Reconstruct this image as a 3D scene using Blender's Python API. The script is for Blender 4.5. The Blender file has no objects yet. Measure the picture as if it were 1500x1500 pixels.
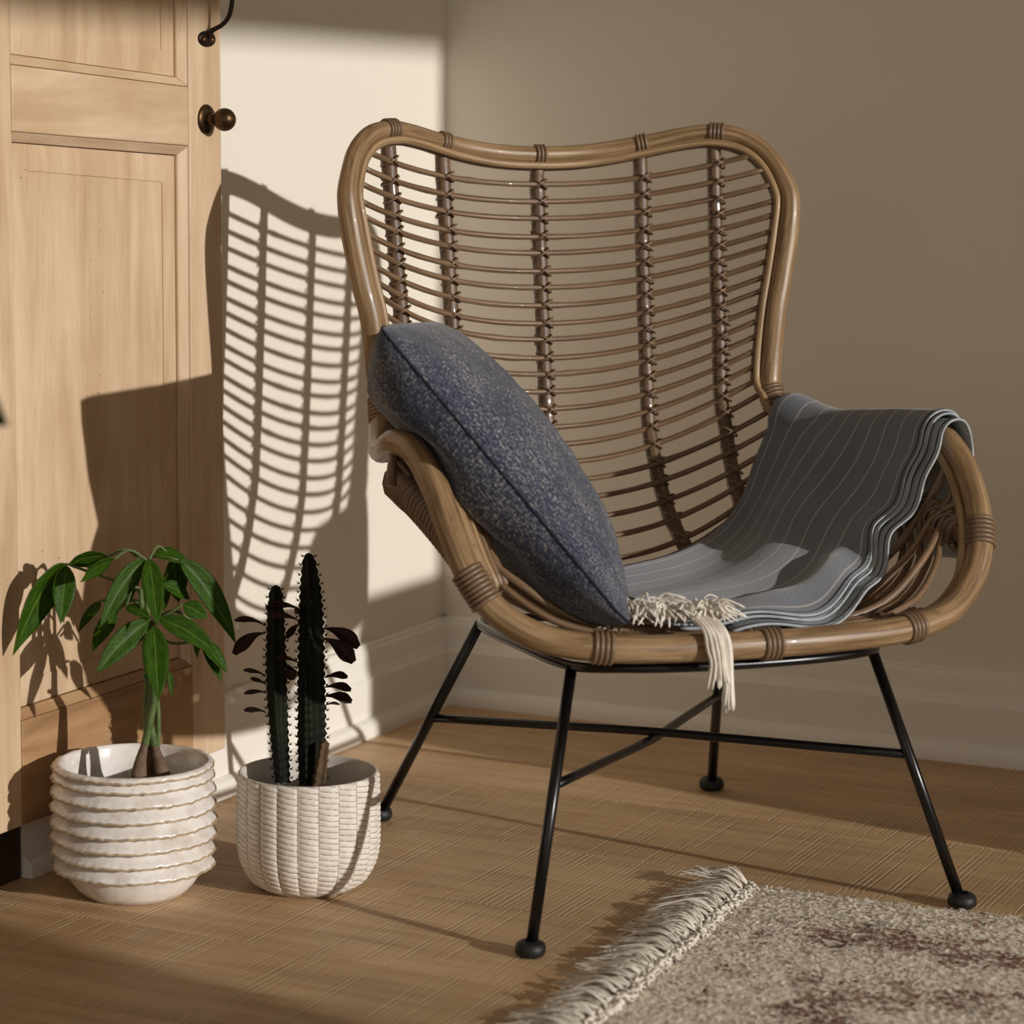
import bpy, bmesh, math, random
from mathutils import Vector, Matrix, noise
random.seed(7)
V = Vector
scn = bpy.context.scene
COL = scn.collection

# ------------------------------------------------------------------ camera
F_PX, PITCH, ROLL, YAW = 3876.2589, 0.1428523, 0.0101979, -0.4489424
CAM = V((2.1128536, -4.1047893, 1.0))
FW = V((math.sin(YAW)*math.cos(PITCH), math.cos(YAW)*math.cos(PITCH), -math.sin(PITCH)))
_r0 = V((math.cos(YAW), -math.sin(YAW), 0)); _u0 = _r0.cross(FW)
RT = _r0*math.cos(ROLL) + _u0*math.sin(ROLL)
UP = _u0*math.cos(ROLL) - _r0*math.sin(ROLL)
cd = bpy.data.cameras.new('camera'); cam = bpy.data.objects.new('camera', cd); COL.objects.link(cam)
cd.sensor_width = 36; cd.lens = F_PX/1500*36; cd.clip_start = 0.05
m = Matrix((RT, UP, -FW)).transposed().to_4x4(); m.translation = CAM; cam.matrix_world = m
cd.dof.use_dof = True; cd.dof.focus_distance = 3.62; cd.dof.aperture_fstop = 4.0
scn.camera = cam
def ray(px, py): return FW + RT*((px-750)/F_PX) - UP*((py-750)/F_PX)
def at(px, py, d): return CAM + ray(px, py)*d            # d: distance along the view axis
def floor_at(px, py, z=0.0):
    r = ray(px, py); return CAM + r*((z-CAM.z)/r.z)

# ------------------------------------------------------------------ light
SUN = V((-1, 0.185, -0.243)).normalized()
w = bpy.data.worlds.new('world'); scn.world = w; w.use_nodes = True
bg = w.node_tree.nodes['Background']; bg.inputs[0].default_value = (1.0, 0.95, 0.88, 1); bg.inputs[1].default_value = 0.58
sd = bpy.data.lights.new('sun', 'SUN'); so = bpy.data.objects.new('sun', sd); COL.objects.link(so)
sd.energy = 2.82; sd.angle = math.radians(0.8); sd.color = (1.0, 0.97, 0.925)
so.location = (6, -2.5, 3); so.rotation_euler = SUN.to_track_quat('-Z', 'Y').to_euler()
vs = scn.view_settings; vs.view_transform = 'Standard'; vs.look = 'None'; vs.exposure = 0.0; vs.gamma = 1.0; vs.use_curve_mapping = False

# ------------------------------------------------------------------ mesh helpers
class MB:
    def __init__(s): s.v = []; s.f = []; s.uv = []
    def add(s, vs, fs, uvs=None):
        o = len(s.v); s.v += [tuple(x) for x in vs]
        for i, f in enumerate(fs):
            s.f.append(tuple(o+k for k in f)); s.uv.append(uvs[i] if uvs else [(0, 0)]*len(f))
    def tube(s, pts, r, n=8, closed=False, caps=True, squash=None):
        pts = [V(p) for p in pts]; L = len(pts)
        if not hasattr(r, '__len__'): r = [r]*L
        tan = []
        for i in range(L):
            a = pts[(i-1) % L] if closed else pts[max(i-1, 0)]; b = pts[(i+1) % L] if closed else pts[min(i+1, L-1)]
            t = b-a; tan.append(t.normalized() if t.length > 1e-9 else V((0, 0, 1)))
        up = V((0, 0, 1)) if abs(tan[0].z) < .9 else V((1, 0, 0))
        nrm = (up - tan[0]*up.dot(tan[0])).normalized(); fr = []
        for i in range(L):
            nrm = (nrm - tan[i]*nrm.dot(tan[i]))
            nrm = nrm.normalized() if nrm.length > 1e-6 else tan[i].orthogonal().normalized()
            fr.append((nrm.copy(), tan[i].cross(nrm)))
        vs = []; d = 0.0; ds = []
        for i in range(L):
            if i: d += (pts[i]-pts[i-1]).length
            ds.append(d)
            for k in range(n):
                a = 2*math.pi*k/n; vs.append(pts[i] + (fr[i][0]*math.cos(a) + fr[i][1]*math.sin(a))*r[i])
        fs = []; uv = []
        for i in range(L if closed else L-1):
            j = (i+1) % L; dj = ds[j] if j else d + (pts[0]-pts[-1]).length
            for k in range(n):
                k2 = (k+1) % n; fs.append((i*n+k, i*n+k2, j*n+k2, j*n+k))
                uv.append([(ds[i], k/n), (ds[i], (k+1)/n), (dj, (k+1)/n), (dj, k/n)])
        if caps and not closed:
            fs.append(tuple(range(n))[::-1]); uv.append([(0, 0)]*n)
            fs.append(tuple((L-1)*n+k for k in range(n))); uv.append([(d, 0)]*n)
        s.add(vs, fs, uv)
    def box(s, lo, hi):
        x0, y0, z0 = lo; x1, y1, z1 = hi
        s.add([(x0,y0,z0),(x1,y0,z0),(x1,y1,z0),(x0,y1,z0),(x0,y0,z1),(x1,y0,z1),(x1,y1,z1),(x0,y1,z1)],
              [(3,2,1,0),(4,5,6,7),(0,1,5,4),(1,2,6,5),(2,3,7,6),(3,0,4,7)])
    def hexa(s, a, b):          # two quads a (back), b (front), same winding
        s.add(list(a)+list(b), [(3,2,1,0),(4,5,6,7),(0,1,5,4),(1,2,6,5),(2,3,7,6),(3,0,4,7)])
    def lathe(s, prof, n=48, c=(0,0,0), fn=None):
        L = len(prof); vs = []
        for i, (r, z) in enumerate(prof):
            for k in range(n):
                a = 2*math.pi*k/n; rr, zz = (r, z) if fn is None else fn(r, z, a, i)
                vs.append((c[0]+rr*math.cos(a), c[1]+rr*math.sin(a), c[2]+zz))
        fs = []; uv = []
        for i in range(L-1):
            for k in range(n):
                k2 = (k+1) % n; fs.append((i*n+k, i*n+k2, (i+1)*n+k2, (i+1)*n+k))
                uv.append([(k/n, prof[i][1]), ((k+1)/n, prof[i][1]), ((k+1)/n, prof[i+1][1]), (k/n, prof[i+1][1])])
        s.add(vs, fs, uv)
    def extrude(s, prof, A, B, N):   # profile (out, z) along A->B ; N out direction (2d lists)
        n = len(prof); A = V(A); B = V(B); N = V(N)
        vs = [A+N*o+V((0,0,z)) for o, z in prof] + [B+N*o+V((0,0,z)) for o, z in prof]
        fs = [(i, i+1, n+i+1, n+i) for i in range(n-1)] + [tuple(range(n)), tuple(range(n, 2*n))[::-1]]
        s.add(vs, fs)
    def grid(s, P, nu, nv, uvf=None):
        vs = []; 
        for i in range(nu):
            for j in range(nv): vs.append(P(i/(nu-1), j/(nv-1)))
        fs = []; uv = []
        uvf = uvf or (lambda a, b: (a, b))
        for i in range(nu-1):
            for j in range(nv-1):
                fs.append((i*nv+j, (i+1)*nv+j, (i+1)*nv+j+1, i*nv+j+1))
                uv.append([uvf(a/(nu-1), b/(nv-1)) for a, b in ((i,j),(i+1,j),(i+1,j+1),(i,j+1))])
        s.add(vs, fs, uv)
    def mesh(s, name, smooth=True, off=None):
        me = bpy.data.meshes.new(name)
        vs = s.v if off is None else [(a-off[0], b-off[1], c-off[2]) for a, b, c in s.v]
        me.from_pydata(vs, [], s.f)
        ul = me.uv_layers.new(name='UVMap'); flat = [c for f in s.uv for q in f for c in q]
        ul.data.foreach_set('uv', flat)
        me.polygons.foreach_set('use_smooth', [smooth]*len(me.polygons)); me.update()
        return me
def link(name, me, mat=None, parent=None):
    o = bpy.data.objects.new(name, me); COL.objects.link(o)
    if me is not None and mat is not None and not me.materials: me.materials.append(mat)
    if parent is not None: o.parent = parent
    return o
def build(name, mb, mat, parent=None, smooth=True, off=None, bevel=0, sharp=None, solid=0, fix=False):
    me = mb.mesh(name, smooth, off)
    if fix:
        b = bmesh.new(); b.from_mesh(me); bmesh.ops.recalc_face_normals(b, faces=b.faces); b.to_mesh(me); b.free()
    o = link(name, me, mat, parent)
    if bevel:
        md = o.modifiers.new('bevel', 'BEVEL'); md.width = bevel; md.segments = 2; md.limit_method = 'ANGLE'
    if solid:
        md = o.modifiers.new('solid', 'SOLIDIFY'); md.thickness = solid; md.offset = 0
    return o
def thing(name, label, cat, loc=(0,0,0), rz=0, group=None):
    o = bpy.data.objects.new(name, None); COL.objects.link(o); o.location = loc; o.rotation_euler = (0, 0, rz)
    o.empty_display_size = .05; tag(o, label, cat, group); return o
def tag(o, label, cat, group=None):
    o['label'] = label; o['category'] = cat
    if group: o['group'] = group
    return o
def struct(o): o['kind'] = 'structure'; return o
def cr(pts, per=8, closed=False):        # Catmull-Rom
    P = [V(p) for p in pts]; n = len(P); out = []
    for i in range(n if closed else n-1):
        p0 = P[(i-1) % n] if closed or i > 0 else P[0]*2-P[1]
        p1 = P[i]; p2 = P[(i+1) % n]
        p3 = P[(i+2) % n] if closed or i+2 < n else P[-1]*2-P[-2]
        for k in range(per):
            t = k/per; t2 = t*t; t3 = t2*t
            out.append(.5*((2*p1)+(p2-p0)*t+(2*p0-5*p1+4*p2-p3)*t2+(3*p1-p0-3*p2+p3)*t3))
    if not closed: out.append(P[-1])
    return out
def interp(x, xs, ys):
    if xs[0] > xs[-1]: xs = xs[::-1]; ys = ys[::-1]
    if x <= xs[0]: return ys[0]
    for i in range(len(xs)-1):
        if x <= xs[i+1]:
            t = (x-xs[i])/(xs[i+1]-xs[i]); return ys[i]*(1-t)+ys[i+1]*t
    return ys[-1]
def torus(mb, c, axis, R, r, n=16, m=6):
    a = V(axis).normalized(); u = a.orthogonal().normalized(); v = a.cross(u)
    mb.tube([V(c)+(u*math.cos(2*math.pi*k/n)+v*math.sin(2*math.pi*k/n))*R for k in range(n)], r, m, closed=True)

# ------------------------------------------------------------------ materials
class NT:
    def __init__(s, name):
        s.m = bpy.data.materials.new(name); s.m.use_nodes = True; s.t = s.m.node_tree; s.b = s.t.nodes['Principled BSDF']
    def n(s, typ, **kw):
        nd = s.t.nodes.new(typ)
        for k, v in kw.items():
            if k.startswith('_'): setattr(nd, k[1:], v)
            else:
                key = k.replace('__', ' ')
                nd.inputs[int(key[1:]) if key[0] == 'i' and key[1:].isdigit() else key].default_value = v
        return nd
    def l(s, a, b): s.t.links.new(a, b)
    def coord(s, kind='Object', scale=(1,1,1), rot=(0,0,0)):
        tc = s.n('ShaderNodeTexCoord'); mp = s.n('ShaderNodeMapping'); mp.inputs['Scale'].default_value = scale; mp.inputs['Rotation'].default_value = rot
        s.l(tc.outputs[kind], mp.inputs[0]); return mp.outputs[0]
    def noise(s, vec, scale=5, detail=4, rough=.6, dist=0):
        nd = s.n('ShaderNodeTexNoise', Scale=scale, Detail=detail, Roughness=rough, Distortion=dist)
        if vec is not None: s.l(vec, nd.inputs['Vector'])
        return nd.outputs['Fac']
    def ramp(s, fac, stops):
        nd = s.n('ShaderNodeValToRGB'); e = nd.color_ramp.elements
        while len(e) < len(stops): e.new(.5)
        for el, (p, c) in zip(e, stops): el.position = p; el.color = (*c, 1) if len(c) == 3 else c
        s.l(fac, nd.inputs[0]); return nd.outputs[0]
    def mix(s, fac, a, b, mode='MIX'):
        nd = s.n('ShaderNodeMix', _data_type='RGBA', _blend_type=mode)
        for src, i in ((fac, 0), (a, 6), (b, 7)):
            if hasattr(src, 'links'): s.l(src, nd.inputs[i])
            else: nd.inputs[i].default_value = src if i == 0 else (*src, 1)
        return nd.outputs[2]
    def math(s, op, a, b=0.0):
        nd = s.n('ShaderNodeMath', _operation=op)
        for src, i in ((a, 0), (b, 1)):
            if hasattr(src, 'links'): s.l(src, nd.inputs[i])
            else: nd.inputs[i].default_value = src
        return nd.outputs[0]
    def bump(s, h, strength=.3, dist=.01):
        nd = s.n('ShaderNodeBump', Strength=strength, Distance=dist); s.l(h, nd.inputs['Height']); s.l(nd.outputs[0], s.b.inputs['Normal'])
    def color(s, c):
        if hasattr(c, 'links'): s.l(c, s.b.inputs['Base Color'])
        else: s.b.inputs['Base Color'].default_value = (*c, 1)
    def set(s, **kw):
        for k, v in kw.items(): s.b.inputs[k.replace('__', ' ')].default_value = v
        return s
def hx(h):
    c = [int(h[i:i+2], 16)/255 for i in (0, 2, 4)]
    return tuple(x/12.92 if x <= .04045 else ((x+.055)/1.055)**2.4 for x in c)

def m_wall():
    t = NT('wall_paint'); v = t.coord(); n = t.noise(v, 220, 3); t.color(hx('e8e0d2')); t.set(Roughness=.75); t.bump(n, .05, .002); return t.m
def m_trim():
    t = NT('trim_paint'); t.color(hx('efe9df')); t.set(Roughness=.38); return t.m
def m_floor():
    t = NT('sawn_oak'); tc = t.n('ShaderNodeTexCoord'); oi = t.n('ShaderNodeObjectInfo'); rnd = oi.outputs['Random']
    pos = t.n('ShaderNodeNewGeometry').outputs['Position']
    sep = t.n('ShaderNodeSeparateXYZ'); t.l(pos, sep.inputs[0])
    # shift per plank so that neighbours differ
    cmb = t.n('ShaderNodeCombineXYZ'); t.l(t.math('ADD', sep.outputs[0], t.math('MULTIPLY', rnd, 37.0)), cmb.inputs[0]); t.l(sep.outputs[1], cmb.inputs[1]); t.l(t.math('MULTIPLY', rnd, 9.0), cmb.inputs[2])
    def mp(sc):
        q = t.n('ShaderNodeMapping'); q.inputs['Scale'].default_value = sc; t.l(cmb.outputs[0], q.inputs[0]); return q.outputs[0]
    grain = t.noise(mp((1.6, 20, 1)), 2.0, 6, .6, .5)
    col = t.ramp(grain, [(.25, hx('ad8d6a')), (.5, hx('c4a37d')), (.75, hx('d3b591'))])
    blot = t.noise(mp((3, 6, 1)), 1.0, 3, .6); col = t.mix(.8, col, t.ramp(blot, [(.35, (.80, .76, .70)), (.62, (1.08, 1.06, 1.04))]), 'MULTIPLY')
    tint = t.ramp(rnd, [(0, (.88, .86, .82)), (.5, (1, 1, 1)), (1, (1.06, 1.05, 1.03))])
    col = t.mix(1.0, col, tint, 'MULTIPLY')
    # saw kerfs across the plank: regular spacing, each line with its own strength and length
    cs = t.n('ShaderNodeSeparateXYZ'); t.l(cmb.outputs[0], cs.inputs[0])
    def kerf(freq, lo, seed):
        xx = t.math('ADD', t.math('MULTIPLY', cs.outputs[0], freq), t.math('MULTIPLY', t.noise(mp((9, .8, 1)), 1.0, 1), 2.2))
        idn = t.math('FLOOR', xx); fr = t.math('FRACT', xx)
        wn = t.n('ShaderNodeTexWhiteNoise', _noise_dimensions='1D'); t.l(t.math('ADD', idn, seed), wn.inputs['W'])
        cb2 = t.n('ShaderNodeCombineXYZ'); t.l(t.math('MULTIPLY', idn, .37), cb2.inputs[0]); t.l(t.math('MULTIPLY', cs.outputs[1], 7.0), cb2.inputs[1])
        along = t.ramp(t.noise(cb2.outputs[0], 1.0, 2), [(.38, (0, 0, 0)), (.56, (1, 1, 1))])
        st = t.math('MULTIPLY', t.ramp(wn.outputs['Value'], [(lo, (0, 0, 0)), (1, (1, 1, 1))]), along)
        hi = t.math('MULTIPLY', t.ramp(fr, [(.20, (0, 0, 0)), (.36, (1, 1, 1)), (.52, (0, 0, 0))]), st)
        dk = t.math('MULTIPLY', t.ramp(fr, [(.50, (0, 0, 0)), (.66, (1, 1, 1)), (.84, (0, 0, 0))]), st)
        return hi, dk
    h1, d1 = kerf(125.0, .15, 0.0); h2, d2 = kerf(260.0, .45, 50.0)
    hi = t.math('MAXIMUM', h1, t.math('MULTIPLY', h2, .6)); dk = t.math('MAXIMUM', d1, t.math('MULTIPLY', d2, .7))
    col = t.mix(t.math('MULTIPLY', dk, .75), col, hx('4a3724'))
    col = t.mix(t.math('MULTIPLY', hi, .95), col, hx('f5deb8'))
    t.color(col); t.set(Roughness=.55)
    t.bump(t.math('SUBTRACT', t.math('MULTIPLY', hi, .6), dk), .35, .002); return t.m
def m_wood(name, axis, a='bfa182', b='d3b797', c='e1cbaf'):
    t = NT(name); s = {'z': (13, 13, 1.5), 'y': (13, 1.5, 13)}[axis]
    tc = t.n('ShaderNodeTexCoord'); oi = t.n('ShaderNodeObjectInfo')
    ad = t.n('ShaderNodeVectorMath', _operation='ADD'); t.l(tc.outputs['Object'], ad.inputs[0])
    cb = t.n('ShaderNodeCombineXYZ'); t.l(t.math('MULTIPLY', oi.outputs['Random'], 11.0), cb.inputs[1]); t.l(t.math('MULTIPLY', oi.outputs['Random'], 5.0), cb.inputs[2]); t.l(cb.outputs[0], ad.inputs[1])
    mp = t.n('ShaderNodeMapping'); mp.inputs['Scale'].default_value = s; t.l(ad.outputs[0], mp.inputs[0])
    g = t.noise(mp.outputs[0], 1.3, 7, .6, 1.1)
    mp2 = t.n('ShaderNodeMapping'); mp2.inputs['Scale'].default_value = tuple(x*4 for x in s); t.l(ad.outputs[0], mp2.inputs[0])
    g2 = t.noise(mp2.outputs[0], 2.0, 4, .7, .2)
    col = t.ramp(g, [(.28, hx(a)), (.5, hx(b)), (.74, hx(c))])
    col = t.mix(.22, col, t.ramp(g2, [(.3, (.66,.58,.5)), (.6, (1,1,1))]), 'MULTIPLY')
    big = t.noise(ad.outputs[0], 5, 3); col = t.mix(.5, col, t.ramp(big, [(.35, (.84,.76,.66)), (.62, (1,1,1))]), 'MULTIPLY')
    vo = t.n('ShaderNodeTexVoronoi', Scale=62.0); t.l(ad.outputs[0], vo.inputs['Vector'])
    holes = t.ramp(vo.outputs['Distance'], [(.05, (1,1,1)), (.09, (0,0,0))]); pm = t.ramp(t.noise(ad.outputs[0], 9, 2), [(.56, (0,0,0)), (.64, (1,1,1))])
    col = t.mix(t.mix(1.0, holes, pm, 'MULTIPLY'), col, hx('4a3220'))
    t.color(col); t.set(Roughness=.55); t.bump(g2, .12, .002); return t.m
def m_rattan(name, a, b, c, rough=.38):
    t = NT(name); v = t.coord('UV', (5, 9, 1)); oi = t.n('ShaderNodeObjectInfo')
    ad = t.n('ShaderNodeVectorMath', _operation='ADD'); t.l(v, ad.inputs[0])
    cb = t.n('ShaderNodeCombineXYZ'); t.l(t.math('MULTIPLY', oi.outputs['Random'], 31.0), cb.inputs[0]); t.l(cb.outputs[0], ad.inputs[1])
    g = t.noise(ad.outputs[0], 1.6, 5, .6, .4)
    mp = t.n('ShaderNodeMapping'); mp.inputs['Scale'].default_value = (2.0, 9, 1); t.l(ad.outputs[0], mp.inputs[0])
    g2 = t.noise(mp.outputs[0], 2.2, 4, .7)
    col = t.ramp(g, [(.32, hx(a)), (.52, hx(b)), (.72, hx(c))])
    col = t.mix(.55, col, t.ramp(g2, [(.36, (.38,.33,.29)), (.50, (1,1,1))]), 'MULTIPLY')
    mk = t.noise(t.coord('UV', (14, 5, 1)), 1.3, 3, .7); col = t.mix(t.math('MULTIPLY', t.ramp(mk, [(.60, (0,0,0)), (.70, (1,1,1))]), .45), col, hx('3d2d1e'))
    t.color(col); t.set(Roughness=rough); t.b.inputs['Coat Weight'].default_value = .12; t.bump(g2, .15, .001); return t.m
def m_plain(name, c, rough=.5, metal=0.0, bump=0, bscale=80, var=None):
    t = NT(name); v = t.coord()
    if var: t.color(t.ramp(t.noise(v, var[1], 4), [(.35, hx(c)), (.65, hx(var[0]))]))
    else: t.color(hx(c))
    t.set(Roughness=rough, Metallic=metal)
    if bump: t.bump(t.noise(v, bscale, 4), bump, .004)
    return t.m
def m_denim():
    t = NT('denim_weave'); v = t.coord('UV', (1, 1, 1))
    a = t.noise(t.coord('UV', (130, 420, 1)), 1.0, 2, .7); b = t.noise(t.coord('UV', (420, 130, 1)), 1.0, 2, .7)
    big = t.noise(v, 14, 3)
    f = t.math('ADD', t.math('MULTIPLY', a, .5), t.math('MULTIPLY', b, .5)); f = t.math('ADD', f, t.math('MULTIPLY', t.math('SUBTRACT', big, .5), .22))
    col = t.ramp(f, [(.38, hx('191e30')), (.47, hx('2d3348')), (.54, hx('4b5060')), (.62, hx('a09a90'))])
    t.color(col); t.set(Roughness=.95); t.b.inputs['Sheen Weight'].default_value = .25; t.bump(f, .5, .003); return t.m
def m_throw():
    t = NT('striped_throw'); tc = t.n('ShaderNodeTexCoord'); sp = t.n('ShaderNodeSeparateXYZ'); t.l(tc.outputs['UV'], sp.inputs[0])
    wob = t.noise(t.coord('UV', (4, 2, 1)), 1.0, 1)
    vv = t.math('ADD', sp.outputs[1], t.math('MULTIPLY', t.math('SUBTRACT', wob, .5), .01))
    fr = t.math('FRACT', t.math('MULTIPLY', vv, 10.0)); d = t.math('ABSOLUTE', t.math('SUBTRACT', fr, .5))
    st = t.ramp(d, [(.02, (1,1,1)), (.05, (0,0,0))])
    n1 = t.noise(t.coord('UV', (500, 260, 1)), 1.0, 2); n2 = t.noise(t.coord('UV', (9, 6, 1)), 1.0, 3)
    base = t.ramp(n1, [(.3, hx('565a62')), (.55, hx('747880')), (.75, hx('93979d'))])
    base = t.mix(.4, base, t.ramp(n2, [(.35, (.72,.75,.82)), (.65, (1.0,.98,.96))]), 'MULTIPLY')
    t.color(t.mix(t.math('MULTIPLY', st, .85), base, hx('b5afab'))); t.set(Roughness=.95); t.b.inputs['Sheen Weight'].default_value = .3
    t.bump(n1, .3, .002); return t.m
def m_leaf(name, c1, c2, trans=.35, rough=.35):
    t = NT(name); tc = t.n('ShaderNodeTexCoord'); sp = t.n('ShaderNodeSeparateXYZ'); t.l(tc.outputs['UV'], sp.inputs[0])
    dv = t.math('ABSOLUTE', t.math('SUBTRACT', sp.outputs[1], .5))
    # side veins run obliquely from the midrib
    w = t.n('ShaderNodeMath', _operation='SINE'); t.l(t.math('MULTIPLY', t.math('SUBTRACT', sp.outputs[0], t.math('MULTIPLY', dv, .35)), 75.0), w.inputs[0])
    base = t.ramp(t.noise(tc.outputs['UV'], 6, 3), [(.3, hx(c1)), (.7, hx(c2))])
    vein = t.ramp(dv, [(.012, (1,1,1)), (.035, (0,0,0))])
    base = t.mix(t.math('MULTIPLY', t.ramp(w.outputs[0], [(.75, (0,0,0)), (1, (1,1,1))]), .35), base, hx('24380f') if trans else hx(c2))
    col = t.mix(t.math('MULTIPLY', vein, .45 if trans else .1), base, hx('86a043'))
    t.color(col); t.set(Roughness=rough); t.b.inputs['Specular IOR Level'].default_value = .22; t.bump(w.outputs[0], .08, .0008)
    if trans:
        tr = t.n('ShaderNodeBsdfTranslucent'); t.l(t.mix(1.0, col, (1.3, 1.5, .6), 'MULTIPLY'), tr.inputs[0])
        mx = t.n('ShaderNodeMixShader'); mx.inputs[0].default_value = trans
        t.l(t.b.outputs[0], mx.inputs[1]); t.l(tr.outputs[0], mx.inputs[2]); t.l(mx.outputs[0], t.t.nodes['Material Output'].inputs[0])
    return t.m
def m_attr(name, rough=.95):
    t = NT(name); a = t.n('ShaderNodeAttribute', _attribute_name='Col'); t.l(a.outputs['Color'], t.b.inputs['Base Color']); t.set(Roughness=rough)
    tr = t.n('ShaderNodeBsdfTranslucent'); t.l(a.outputs['Color'], tr.inputs[0]); mx = t.n('ShaderNodeMixShader'); mx.inputs[0].default_value = .58
    t.l(t.b.outputs[0], mx.inputs[1]); t.l(tr.outputs[0], mx.inputs[2]); t.l(mx.outputs[0], t.t.nodes['Material Output'].inputs[0]); return t.m

M_WALL = m_wall(); M_TRIM = m_trim(); M_FLOOR = m_floor()
M_WZ = m_wood('pine_upright', 'z'); M_WY = m_wood('pine_across', 'y')
M_WWORN = m_wood('pine_worn', 'y', '8f6c4a', 'ad8862', 'c4a17a')
M_DARKWOOD = m_plain('dark_wood', '3a2618', .5, 0, .1, 60, ('2a1a10', 12))
M_RIM = m_rattan('rattan_pole', '6a5238', '947755', 'b09470')
M_CANE = m_rattan('rattan_cane', '57412d', '7d634a', '9d8061', .38)
M_INNER = m_rattan('rattan_inner_cane', '7a5f41', 'a2845f', 'c0a47c', .4)
M_POST = m_rattan('rattan_post', '4a3524', '6b523c', '8a6e52', .45)
M_BIND = m_rattan('cane_binding', '58422f', '7b624b', '9a8062', .42)
M_STEEL = m_plain('black_steel', '0b0a0a', .28, 0.0); M_RUBBER = m_plain('black_rubber', '121212', .55)
M_DENIM = m_denim(); M_SEAM = m_plain('dark_seam', '141828', .9)
M_THROW = m_throw(); M_HEM = m_plain('pale_hem', '9aa0a6', .95, 0, .3, 300, ('b2b6b9', 40)); M_LINING = m_plain('throw_underside', '8f979d', .95, 0, .3, 300, ('a8afb3', 20))
M_YARN = m_plain('cream_yarn', 'f4ede2', .95, 0, .4, 200, ('e6dccd', 60))
M_BRASS = m_plain('aged_brass', '5c452a', .38, .85, .1, 60, ('3f2f1f', 30)); M_IRON = m_plain('dark_iron', '2c2019', .45, .7, .1, 80)
M_SCREW = m_plain('copper_screw', '8a5b3a', .4, .8)
M_SOIL = m_plain('potting_soil', '1c130d', .95, 0, .8, 60, ('2e2015', 40))

# ------------------------------------------------------------------ room
RX, RY0, RZ = 4.0, -5.2, 2.5
mb = MB(); mb.box((-.1, RY0, -.06), (RX, 0, -.022)); floor = struct(build('floor', mb, M_DARKWOOD, smooth=False))
PW = .2875; y = -1.387 + PW*5; k = 0
while y > RY0:
    y1 = min(y, -.0); y0 = max(y-PW, RY0); x = 0.0; first = True
    while x < RX and y1 > y0:
        L = random.uniform(1.9, 2.4) if not first else random.uniform(1.5, 2.3); first = False
        xe = min(x+L, RX); 
        if RX-xe < .4: xe = RX
        b = MB(); b.box((x+.0006, y0+.0006, -.022), (xe-.0006, y1-.0006, 0)); build('plank', b, M_FLOOR, floor, smooth=False, bevel=.0012); x = xe
    y -= PW
def slab(name, lo, hi, mat=None):
    b = MB(); b.box(lo, hi); return struct(build(name, b, mat or M_WALL, smooth=False))
slab('wall_left', (-.1, RY0, -.02), (0, .1, RZ)); slab('wall_back', (0, 0, -.02), (RX, .1, RZ))
slab('ceiling', (-.1, RY0, RZ), (RX+.1, .1, RZ+.1), m_plain('ceiling_paint', 'e9e2d4', .9))
WY0, WY1, WZ1 = -2.2, -.757, 2.132          # tall window in the wall on the right, the sun comes through it
b = MB(); b.box((RX, RY0, -.02), (RX+.1, WY0, RZ)); b.box((RX, WY1, -.02), (RX+.1, 0, RZ)); b.box((RX, WY0, WZ1), (RX+.1, WY1, RZ)); b.box((RX, WY0, -.02), (RX+.1, WY1, .12))
struct(build('wall_right', b, M_WALL, smooth=False))
win = bpy.data.objects.new('window_1', None); COL.objects.link(win); win.location = (RX, (WY0+WY1)/2, .12); struct(win)
for lo, hi in (((-.02, WY0-.09, .12), (0, WY0, WZ1+.09)), ((-.02, WY1, .12), (0, WY1+.09, WZ1+.09)), ((-.02, WY0, WZ1), (0, WY1, WZ1+.09)), ((-.06, WY0-.09, .085), (0, WY1+.09, .12))):
    q = MB(); q.box((RX+lo[0], lo[1], lo[2]), (RX+hi[0], hi[1], hi[2])); build('window_casing', q, M_TRIM, win, smooth=False, off=win.location, bevel=.004)
BASE = [(0, .1503), (.010, .1503), (.0125, .1475), (.0125, .143), (.0155, .138), (.0165, .128), (.0175, .11), (.0225, .0955), (.0245, .0945), (.0255, .0926), (.0255, .030), (.029, .0285), (.036, .024), (.040, .017), (.0415, .009), (.0415, 0), (0, 0)]
b = MB(); b.extrude(BASE, (0, 0, 0), (RX, 0, 0), (0, -1, 0)); struct(build('baseboard_back', b, M_TRIM, smooth=False, fix=True))
b = MB(); b.extrude(BASE, (0, 0, 0), (0, -1.277, 0), (1, 0, 0)); struct(build('baseboard_left', b, M_TRIM, smooth=False, fix=True))
b = MB(); b.box((0, -1.45, 0), (.0262, -1.279, 2.1)); struct(build('trim_1', b, M_DARKWOOD, smooth=False, bevel=.004))

# ------------------------------------------------------------------ antique door folded back against the wall
DX = .055; DBK = .0275
def dmap(q): return (-4.1048+(q[0]+4.1048)*1.0173, 1+(q[1]-1)*1.0173)     # same sight lines, met with the door's own plane
door = thing('panelled_door', 'stripped pine panelled door with brass knob folded back against the wall', 'door', (DX, dmap((-.865, .099))[0], dmap((-.865, .099))[1]))
dl = door.location
def yz(pts, x): return [(x, a, c) for a, c in pts]
def board(name, pts, mat, x0=DBK, x1=DX, bev=.0025):
    pts = [dmap(q) for q in pts]; b = MB(); b.hexa(yz(pts, x0), yz(pts, x1)); return build(name, b, mat, door, smooth=False, off=dl, bevel=bev, fix=True)
DT = 2.0
board('stile', [(-.9525, .099), (-.866, .099), (-.871, DT), (-.9525, DT)], M_WZ)
board('stile', [(-1.47, .099), (-1.362, .099), (-1.360, DT), (-1.47, DT)], M_WZ)
board('rail', [(-1.3608, .099), (-.9537, .099), (-.9537, .238), (-1.3608, .238)], M_WWORN)
board('rail', [(-1.3605, .9935), (-.9533, .9755), (-.9533, 1.0565), (-1.3595, 1.0765)], M_WY)
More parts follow.
